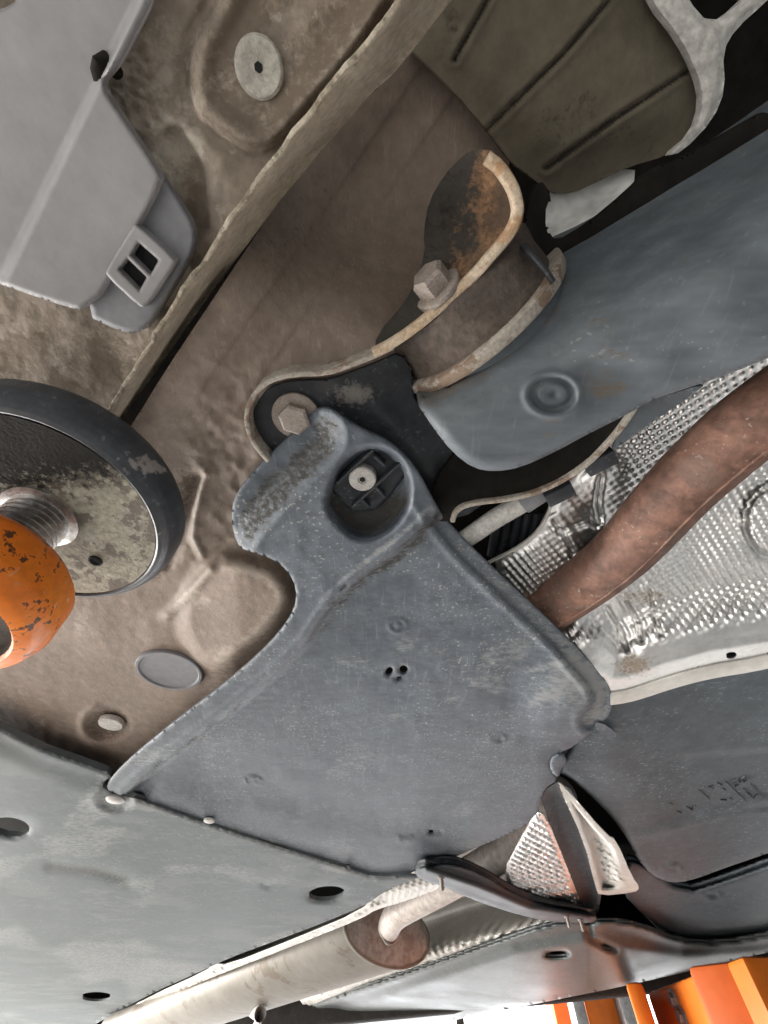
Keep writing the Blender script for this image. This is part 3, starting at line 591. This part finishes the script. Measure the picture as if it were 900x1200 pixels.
# --- exhaust pipe
cl = chaikin([(520, 800), (590, 745), (636, 716), (690, 680), (735, 642), (766, 606), (800, 568), (836, 534), (875, 500), (930, 462), (1010, 410)], 3, False)
hh = np.interp(cl[:, 0], [520, 640, 760, 900, 1010], [.312, .297, .270, .262, .262])
tube('exhaust_pipe', [V(x, y, h) for (x, y), h in zip(cl, hh)], .0240, M['rustpipe'], car, 40, label='rust-brown bent exhaust pipe', wob=.006)
ex = bpy.data.objects['exhaust_pipe']

off = [V(x, y, h) for (x, y), h in zip(cl, hh)]
P_, fr_ = frames(off); vw = []
for p in P_:
    d_ = (Vector((0, 0, CAMZ - .15)) - p); d_ = Vector((d_.x * .25 + .06, d_.y * .25 + .1, d_.z)).normalized(); vw.append(d_)
tube('weld_seam', [p + (d_ - t_ * d_.dot(t_)).normalized() * .0238 for p, d_, t_ in zip(P_, vw, [(P_[min(i + 1, len(P_) - 1)] - P_[max(i - 1, 0)]).normalized() for i in range(len(P_))])], .0011, M['rustpipe'], ex, 8, wob=.15)
# --- tank covers
P1 = [(650, 905), (690, 840), (716, 806), (760, 792), (830, 770), (900, 758), (1010, 735), (1010, 962), (900, 1000), (850, 1017), (810, 1032), (786, 1035), (764, 1026), (748, 1008), (736, 984), (716, 956), (690, 930), (664, 908)]
def p1_h(x, y, d):
    emb = sdp(chaikin([(748, 905), (790, 888), (860, 880), (1010, 876), (1010, 950), (900, 946), (840, 955), (770, 975), (735, 980), (760, 940)], 2), x, y)
    h = .2625 + .010 * np.clip(1 - d / 55, 0, 1) ** 2 * sst(780, 900, y) * sst(760, 700, x) + .003 * sst(3, -3, emb) * sst(760, 800, x)
    h = h - .003 * np.exp(-(pld([(720, 985), (760, 978), (830, 955), (880, 942), (920, 935)], x, y) / 6) ** 2)
    r = np.hypot((x - 788) / 13, (y - 1018) / 5); h = h - .0025 * np.exp(-((r - .85) / .15) ** 2)
    return h + .005 * fbm(x, y, 140, 141, 2)
sheet('tank_cover', P1, p1_h, M['tank'], car, 3, .01, roll=7, rollh=.010, smooth=1, dirt_shade=lambda x, y, d: .3 * sst(.1, .5, fbm(x, y, 70, 151)), label='dark grey plastic tank cover with embossed marks')
tk = bpy.data.objects['tank_cover']
# worn embossed marks: strokes only, no readable characters
strokes = [[(820, 926), (832, 937)], [(822, 925), (826, 923)], [(831, 922), (837, 925)], [(832, 926), (835, 921)], [(842, 918), (847, 921)], [(848, 925), (851, 926)], [(852, 917), (870, 935), (878, 943)], [(858, 917), (862, 922), (867, 920), (864, 914), (858, 917)], [(869, 914), (872, 917), (876, 915), (873, 910), (869, 914)], [(866, 919), (870, 915)], [(873, 925), (876, 930), (881, 932)], [(882, 920), (890, 930), (897, 937)], [(845, 938), (852, 938)], [(857, 936), (859, 938)], [(806, 946), (811, 950), (815, 945)], [(794, 951), (799, 953)], [(857, 951), (862, 955)], [(862, 949), (870, 949)], [(784, 940), (789, 944)], [(878, 932), (884, 936), (888, 932)]]
for ln in strokes:
    ribbon('embossed_mark', ln, .2622, .004, .0014, M['mark'], tk, 0)
P2 = [(728, 1046), (732, 1006), (756, 1012), (800, 1045), (850, 1030), (900, 1012), (1010, 975), (1010, 1075), (900, 1098), (850, 1106), (806, 1106), (776, 1094), (752, 1070)]
def p2_h(x, y, d):
    r = np.hypot((x - 834) / 13, (y - 1049) / 5)
    return .274 - .0025 * np.exp(-((r - .85) / .15) ** 2) - .012 * sst(1030, 1110, y + .3 * (x - 830)) + .006 * fbm(x, y, 120, 161, 2)
sheet('tank_cover', P2, p2_h, M['tank'], car, 3, .01, roll=6, rollh=.012, smooth=1, label='dark plastic cover beyond the embossed tank cover')
# far side tray
P3 = [(240, 1250), (320, 1203), (372, 1176), (430, 1154), (520, 1124), (600, 1096), (640, 1084), (678, 1078), (690, 1082), (705, 1078), (745, 1082), (800, 1103), (850, 1104), (900, 1095), (1010, 1068), (1010, 1094), (900, 1116), (850, 1128), (740, 1154), (640, 1174), (560, 1190), (480, 1206), (380, 1250)]
def p3_top(x): return np.interp(x, [240, 320, 430, 600, 690, 800, 900, 1010], [1250, 1203, 1154, 1096, 1080, 1100, 1095, 1068])
def p3_h(x, y, d):
    v = y - p3_top(x)
    h = .245 - .00062 * np.clip(v, 0, 90) - .006 * sst(8, 24, v)
    h = h + .006 * np.exp(-(pld([(688, 1080), (692, 1100), (720, 1112)], x, y) / 4) ** 2)
    return h + .006 * fbm(x, y, 110, 171, 2)
sheet('floor_tray', P3, p3_h, M['far'], car, 3, .006, roll=4, rollh=.006, smooth=1, holes=[ell(652, 1118, 13, 3.2, -.05), ell(711, 1110, 4, 1.6, .3)], label='glossy grey floor tray on the far side of the car')

# --- silencer and centre tunnel
s1 = V(457, 1092, .285); s2 = V(110, 1222, .185)
ax = (s2 - s1).normalized(); LN = (s2 - s1).length
sil = lathe('silencer', s1, ax, [(.02, .000), (.066, .003), (.072, .010), (.074, .016), (.074, LN * .5), (.074, LN * .78), (.071, LN * .79), (.03, LN * .80)], M['muffler'], car, 56, sc2=(2.05, .95), label='cylindrical steel exhaust silencer')
lathe('end_cap', s1, ax, [(.001, -.006), (.030, -.005), (.060, -.001), (.0725, .004), (.0755, .004), (.0755, .009)], M['cap'], sil, 48, label='brown end cap of the silencer', cap=False, sc2=(2.05, .95))
c2 = chaikin([(456, 1086), (462, 1072), (490, 1056), (530, 1034), (570, 1012), (610, 985), (640, 955), (655, 930)], 3, False)
tube('centre_pipe', [V(x, y, h) for (x, y), h in zip(c2, np.interp(c2[:, 0], [456, 520, 600, 700], [.277, .290, .305, .315]))], .030, M['brownpipe'], sil, 28, label='brown pipe leading into the silencer')
lathe('end_seam', s1, ax, [(.0735, .001), (.0775, .002), (.0785, .006), (.0775, .010), (.0735, .011)], M['muffler'], sil, 64, cap=False, sc2=(2.05, .95))
tube('weld_bead', [V(456, 1086, .277) + (Vector((WX, WY, 0)) * math.cos(t) + Vector((0, 0, 1)) * math.sin(t)) * .032 for t in np.linspace(0, 6.28, 30)], .005, M['muffler'], sil, 8, wob=.2)
# foil along the tray edge and under the silencer
def dimple(P, amp):
    def f(x, y, d, h0):
        t = h0 / ray(x, y)[2]; gx, gy = ray(x, y)[0] * t, ray(x, y)[1] * t
        l = gx * LX + gy * LY; w = gx * WX + gy * WY
        return -amp * np.abs(np.sin(np.pi * l / P) * np.sin(np.pi * w / P)) * sst(1.5, 5, d)
    return f
dmp = dimple(.018, .0035)
sheet('tunnel_shield_edge', [(110, 1204), (180, 1166), (240, 1139), (252, 1129), (268, 1131), (340, 1103), (424, 1068), (436, 1050), (470, 1028), (500, 1018), (545, 1010), (520, 1040), (470, 1058), (440, 1066), (425, 1076), (340, 1110), (262, 1140), (180, 1174), (120, 1206)], lambda x, y, d: .250 + dmp(x, y, d, .250), M['alu'], car, 2, .002, smooth=1, label='narrow dimpled foil strip along the floor tray edge')
sheet('tunnel_shield', [(60, 1260), (240, 1150), (420, 1050), (560, 960), (640, 930), (700, 1070), (640, 1090), (560, 1110), (480, 1135), (400, 1165), (330, 1200), (240, 1260)], lambda x, y, d: .390 - .135 * sst(60, 0, pld([(240, 1260), (330, 1200), (400, 1165), (480, 1135), (560, 1110), (640, 1090), (700, 1070)], x, y)) + dmp(x, y, d, .28) * sst(26, 18, pld([(240, 1260), (330, 1200), (400, 1165), (480, 1135), (560, 1110), (640, 1090), (700, 1070)], x, y)), M['alu'], car, 2.5, .002, smooth=1, label='pale foil shield behind the silencer')
dm2 = dimple(.015, .0042)
sheet('foil_panel', [(628, 950), (640, 956), (662, 1010), (676, 1046), (684, 1066), (640, 1068), (600, 1050), (590, 1020), (606, 990)], lambda x, y, d: .262 + dm2(x, y, d, .262), M['foil'], car, 1.5, .002, smooth=1, label='small dimpled foil panel beside the dark trough')
sheet('trough', [(632, 930), (660, 912), (690, 960), (706, 1040), (700, 1078), (680, 1072), (660, 1010), (642, 960)], lambda x, y, d: .268 + .012 * sst(0, 14, d), M['tank'], car, 2.5, .002, smooth=1, label='dark trough between two foil panels')
sheet('foil_wedge', [(652, 916), (660, 920), (712, 980), (722, 984), (742, 1030), (750, 1040), (744, 1046), (702, 1050), (698, 1040), (684, 985)], lambda x, y, d: .254 + .014 * sst(34, 8, pld([(700, 1050), (690, 985), (650, 915)], x, y)) * sst(5, 10, d) + dm2(x, y, d, .26) * sst(10, 16, d), M['alu'], car, 1.5, .002, smooth=1, label='wedge of foil shield beside the tank cover')
# brace
br = sheet('tunnel_brace', [(484, 1020), (500, 1013), (530, 1011), (560, 1021), (600, 1045), (640, 1061), (690, 1069), (702, 1076), (690, 1083), (650, 1081), (610, 1073), (560, 1057), (520, 1039), (492, 1031)], lambda x, y, d: .243 - .010 * np.exp(-(pld([(500, 1020), (560, 1040), (620, 1065), (690, 1076)], x, y) / 6) ** 2), M['black'], car, 2, .012, roll=4, rollh=.006, smooth=1, label='black strut crossing the exhaust tunnel')
for x, y in ((517, 1027), (664, 1073), (680, 1077)):
    lathe('stud', V(x, y, .236), (0, 0, -1), [(.006, -.02), (.006, .003), (.0035, .004), (.0035, .018), (.002, .020)], M['bolt'], br, 12)
tube('hanger', [V(290, 1180, .24), V(305, 1188, .17), V(296, 1215, .13)], .02, M['lightedge'], car, 12)

# --- wheel-arch liner and pale edges, top right
lin_out = [(430, -90), (462, 40), (509, 84), (545, 122), (578, 162), (600, 192), (622, 207), (646, 227), (670, 227), (696, 215), (735, 196), (783, 182), (814, 160), (826, 118), (820, 88), (798, 44), (763, 0), (720, -90)]
G = [[(580, -15), (533, 70)], [(730, -18), (660, 64), (571, 152)], [(808, 82), (720, 140), (640, 198)]]
def lin_h(x, y, d):
    h = .345 - .012 * sst(0, 60, d) + .004 * fbm(x, y, 90, 181, 2)
    for g_ in G:
        e = pld(g_, x, y); h = h + .0035 * np.exp(-(e / 2.6) ** 2) - .0012 * np.exp(-((e - 7) / 4) ** 2)
    return h
sheet('wheel_arch_liner', lin_out, lin_h, M['liner'], car, 3, .004, smooth=1, dirt_shade=lambda x, y, d: .8 * sst(4, 1, np.minimum(np.minimum(pld(G[0], x, y), pld(G[1], x, y)), pld(G[2], x, y))) + .35 * sst(.1, .5, fbm(x, y, 60, 191)), label='olive-brown ribbed plastic wheel-arch liner')
sheet('liner_flange', [(740, -60), (763, 0), (798, 44), (819, 88), (825, 118), (814, 156), (780, 183), (800, 178), (836, 140), (850, 104), (847, 60), (862, 34), (900, 0), (940, -40), (905, -40), (868, 4), (832, 29), (806, 0), (780, -60)], lambda x, y, d: .334 - .002 * sst(0, 10, d) + .0015 * fbm(x, y, 20, 3), M['lightedge'], car, 2.5, .006, smooth=1, label='pale forked flange along the liner edge')
sheet('gap_panel', [(632, 225), (660, 222), (745, 190), (742, 226), (700, 254), (668, 275), (646, 284), (634, 274)], lambda x, y, d: .355 - .02 * sst(30, 0, pld([(640, 290), (745, 225)], x, y)), M['white'], car, 3, .003, smooth=1, label='white panel standing in for the bright gap behind the liner')  # white panel stands in for the bright gap inside the bracket
sheet('arm_bracket', [(632, 208), (648, 230), (641, 268), (652, 284), (690, 262), (738, 222), (760, 198), (800, 186), (860, 150), (905, 125), (905, 160), (800, 230), (700, 300), (640, 310), (612, 290), (618, 240)], lambda x, y, d: .300 + 0 * x, M['dark'], car, 3, .004, smooth=1, holes=[chaikin([(640, 236), (656, 229), (739, 199), (737, 220), (696, 249), (664, 270), (649, 279), (639, 271)], 1)], label='dark bracket around the pale gap')

# --- rear wheel added out of view to block light from behind
wc = CW(-.62, .00, .10)
wh = lathe('wheel', wc, (WX, WY, 0), [(.215, -.09), (.235, -.105), (.300, -.108), (.318, -.095), (.324, -.06), (.325, 0), (.324, .06), (.318, .095), (.300, .108), (.235, .105), (.215, .09)], M['rubber'], car, 72, cap=False)
attr(wh, 'dirt_shade', np.zeros(len(wh.data.vertices)))
lathe('rim', wc, (WX, WY, 0), [(.216, -.085), (.205, -.08), (.19, -.03), (.06, -.045), (.01, -.045), (.01, .02), (.19, .03), (.205, .08), (.216, .085)], M['greysteel'], wh, 48, cap=False)
# ------------------------------------------------------------------ the lift
la = thing('car_lift', (-.205, .15, CAMZ + .13), 'orange lift arm head with threaded spindle and black rubber pad under the sill', 'car lift')
pc = Vector((-.203, .150, CAMZ))
def up(r, h): return (r, h)
rp = np.array([(.0640, .206), (.0652, .2026), (.0668, .2015), (.0690, .2025), (.0715, .2055), (.0735, .2100), (.0745, .2150), (.0745, .2250), (.0725, .2290), (.02, .2295)])
rp = np.vstack([rp[:1]] + [rp[i] + (rp[i + 1] - rp[i]) * t for i in range(len(rp) - 2) for t in (np.array([[.25], [.5], [.75], [1.]]))] + [rp[-1:]])
lathe('rubber_pad', pc, (0, 0, 1), [tuple(p) for p in rp], M['rubber'], la, 220, cap=False, label='black rubber pad rim', ang=80)
pad = bpy.data.objects['rubber_pad']
co = np.array([v.co[:] for v in pad.data.vertices]); q = co - np.array(pc); an = np.arctan2(q[:, 1], q[:, 0])
rel = co - np.array([0, 0, CAMZ]); fw = CP * rel[:, 1] + SP * rel[:, 2]; upv = -SP * rel[:, 1] + CP * rel[:, 2]
vx, vy = 450 + F * rel[:, 0] / fw, 600 - F * upv / fw; scuff = np.zeros(len(co))
for ln, wd in (([(153, 540), (161, 551)], 3), ([(162, 538), (170, 554)], 3), ([(170, 536), (181, 552)], 4), ([(181, 545), (190, 551)], 5), ([(166, 548), (180, 553)], 3)):
    scuff = np.maximum(scuff, sst(wd + 2.5, wd - 2, pld(ln, vx, vy) + 2.5 * fbm(vx, vy, 5, 303)))
scuff *= .75
attr(pad, 'dirt_shade', scuff)
dn, dr = 96, 26; vv = [pc + Vector((0, 0, .2025))]; ff = []; dd = [0.]
for i in range(1, dr + 1):
    for k in range(dn):
        r = .0648 * i / dr; t = 2 * math.pi * k / dn; x, y = r * math.cos(t), r * math.sin(t)
        vv.append(pc + Vector((x, y, 0.2025 + .0006 * math.sin(40 * x) * math.cos(50 * y))))
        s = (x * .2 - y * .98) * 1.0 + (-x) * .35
        dd.append(max(0., min(1., (s - .002) / .035)) + .25 * max(0, 1 - r / .03))  # disc darker toward one rim and round the centre
for k in range(dn): ff.append([0, 1 + k, 1 + (k + 1) % dn])
for i in range(dr - 1):
    for k in range(dn): a = 1 + i * dn; ff.append([a + k, a + dn + k, a + dn + (k + 1) % dn, a + (k + 1) % dn])
disc = mesh('pad_disc', vv, ff, M['paddisc'], la, label='grimy cream steel disc inside the rubber pad'); attr(disc, 'dirt_shade', np.clip(dd, 0, 1))
lathe('disc_hole', V(112, 657, .2025), (0, 0, -1), [(.0042, -.001), (.0042, .0008), (.0030, .0010), (.0028, .0004), (.0004, .0004)], M['hole'], disc, 18)
prof = [(.0215, .2034), (.0215, .2010), (.0175, .2002)]; z = .2000
while z > .150: prof += [(.0172, z), (.0172, z - .0010), (.0150, z - .0020), (.0150, z - .0028)]; z -= .0038
lathe('threaded_spindle', pc, (0, 0, 1), prof, M['steel'], la, 48, cap=False, label='bright threaded spindle', ang=30)
hd = lathe('arm_head', pc, (0, 0, 1), [(.0180, .162), (.0375, .1625), (.0392, .1618), (.0438, .1565), (.0448, .1545), (.0452, .1370), (.0446, .1350), (.0415, .1280), (.0400, .1265), (.0345, .1250), (.0328, .1265)], M['orange'], la, 44, cap=False, label='chipped orange socket of the lift arm', rot=.2, ang=30)
lathe('head_bore', pc, (0, 0, 1), [(.001, .1360), (.0110, .1360), (.0120, .1340), (.0312, .1330), (.0330, .1263)], M['bush'], la, 40, cap=False)
d0 = Vector((-.92, .12, 0)).normalized(); n0 = Vector((-d0.y, d0.x, 0))
box('arm_beam', pc + d0 * .36 + Vector((0, 0, .140)), [d0 * .31, n0 * .045, Vector((0, 0, .022))], M['orange'], la, .004)

post = thing('lift_post', (1.2, 3.3, 0), 'orange lift post with grey rails beyond the far edge of the car', 'lift post')
def vbar(name, x0, x1, dist, z0, z1, m, parent, dep=.1, label=None):
    """upright bar between two bearings of the photograph's bottom edge at a given distance"""
    c = []
    for x in (x0, x1):
        rx, ry, rz = ray(x, 1196); c.append(Vector((rx / ry * dist, dist, 0)))
    mid = (c[0] + c[1]) / 2; hw = (c[1] - c[0]) / 2
    return box(name, mid + Vector((0, dep, (z0 + z1) / 2)), [hw, Vector((0, dep, 0)), Vector((0, 0, (z1 - z0) / 2))], m, parent, .006, label)
vbar('post_channel', 652, 752, 3.35, 0, 3.2, M['redorange'], post, .08)
vbar('post_panel', 690, 732, 3.18, 0, 3.2, M['orange2'], post, .06)
vbar('rail', 676, 690, 3.10, 0, 3.2, M['greysteel'], post, .05)
vbar('rail', 733, 748, 3.10, 0, 3.2, M['greysteel'], post, .05)
fa = thing('lift_carriage', (2.0, 2.6, 1.45), 'orange lift carriage block under the far corner of the car', 'lift carriage')
def fbox(name, x0, x1, yt, dist, drop, m, dep, lab=None):
    a = V(x0, yt[0], .175); b_ = V(x1, yt[1], .175); mid = (a + b_) / 2; hw = (b_ - a) / 2; n = Vector((-hw.y, hw.x, 0)).normalized()
    return box(name, mid + n * dep - Vector((0, 0, drop / 2)), [hw, n * dep, Vector((0, 0, drop / 2))], m, fa, .01, lab)
fbox('carriage_plate', 757, 868, (1163, 1120), 0, .30, M['orange2'], .10)
fbox('carriage_side', 872, 930, (1124, 1150), 0, .30, M['redorange'], .06)
fbox('carriage_lip', 752, 757, (1150, 1180), 0, .32, M['orange2'], .02)
fbox('carriage_rod', 884, 892, (1140, 1150), 0, .32, M['greysteel'], .01)

for x, y in ((790, 1172), (835, 1158), (800, 1192)):
    a_ = V(757, 1163, .175); b_ = V(868, 1120, .175); hw = (b_ - a_).normalized(); n_ = Vector((-hw.y, hw.x, 0))
    rx, ry, rz = ray(x, y); t_ = n_.dot(a_ - Vector((0, 0, CAMZ))) / n_.dot(Vector((float(rx), float(ry), float(rz))))
    hexbolt('bolt', Vector((0, 0, CAMZ)) + Vector((float(rx), float(ry), float(rz))) * t_, -n_, .013, .012, M['greysteel'], fa)
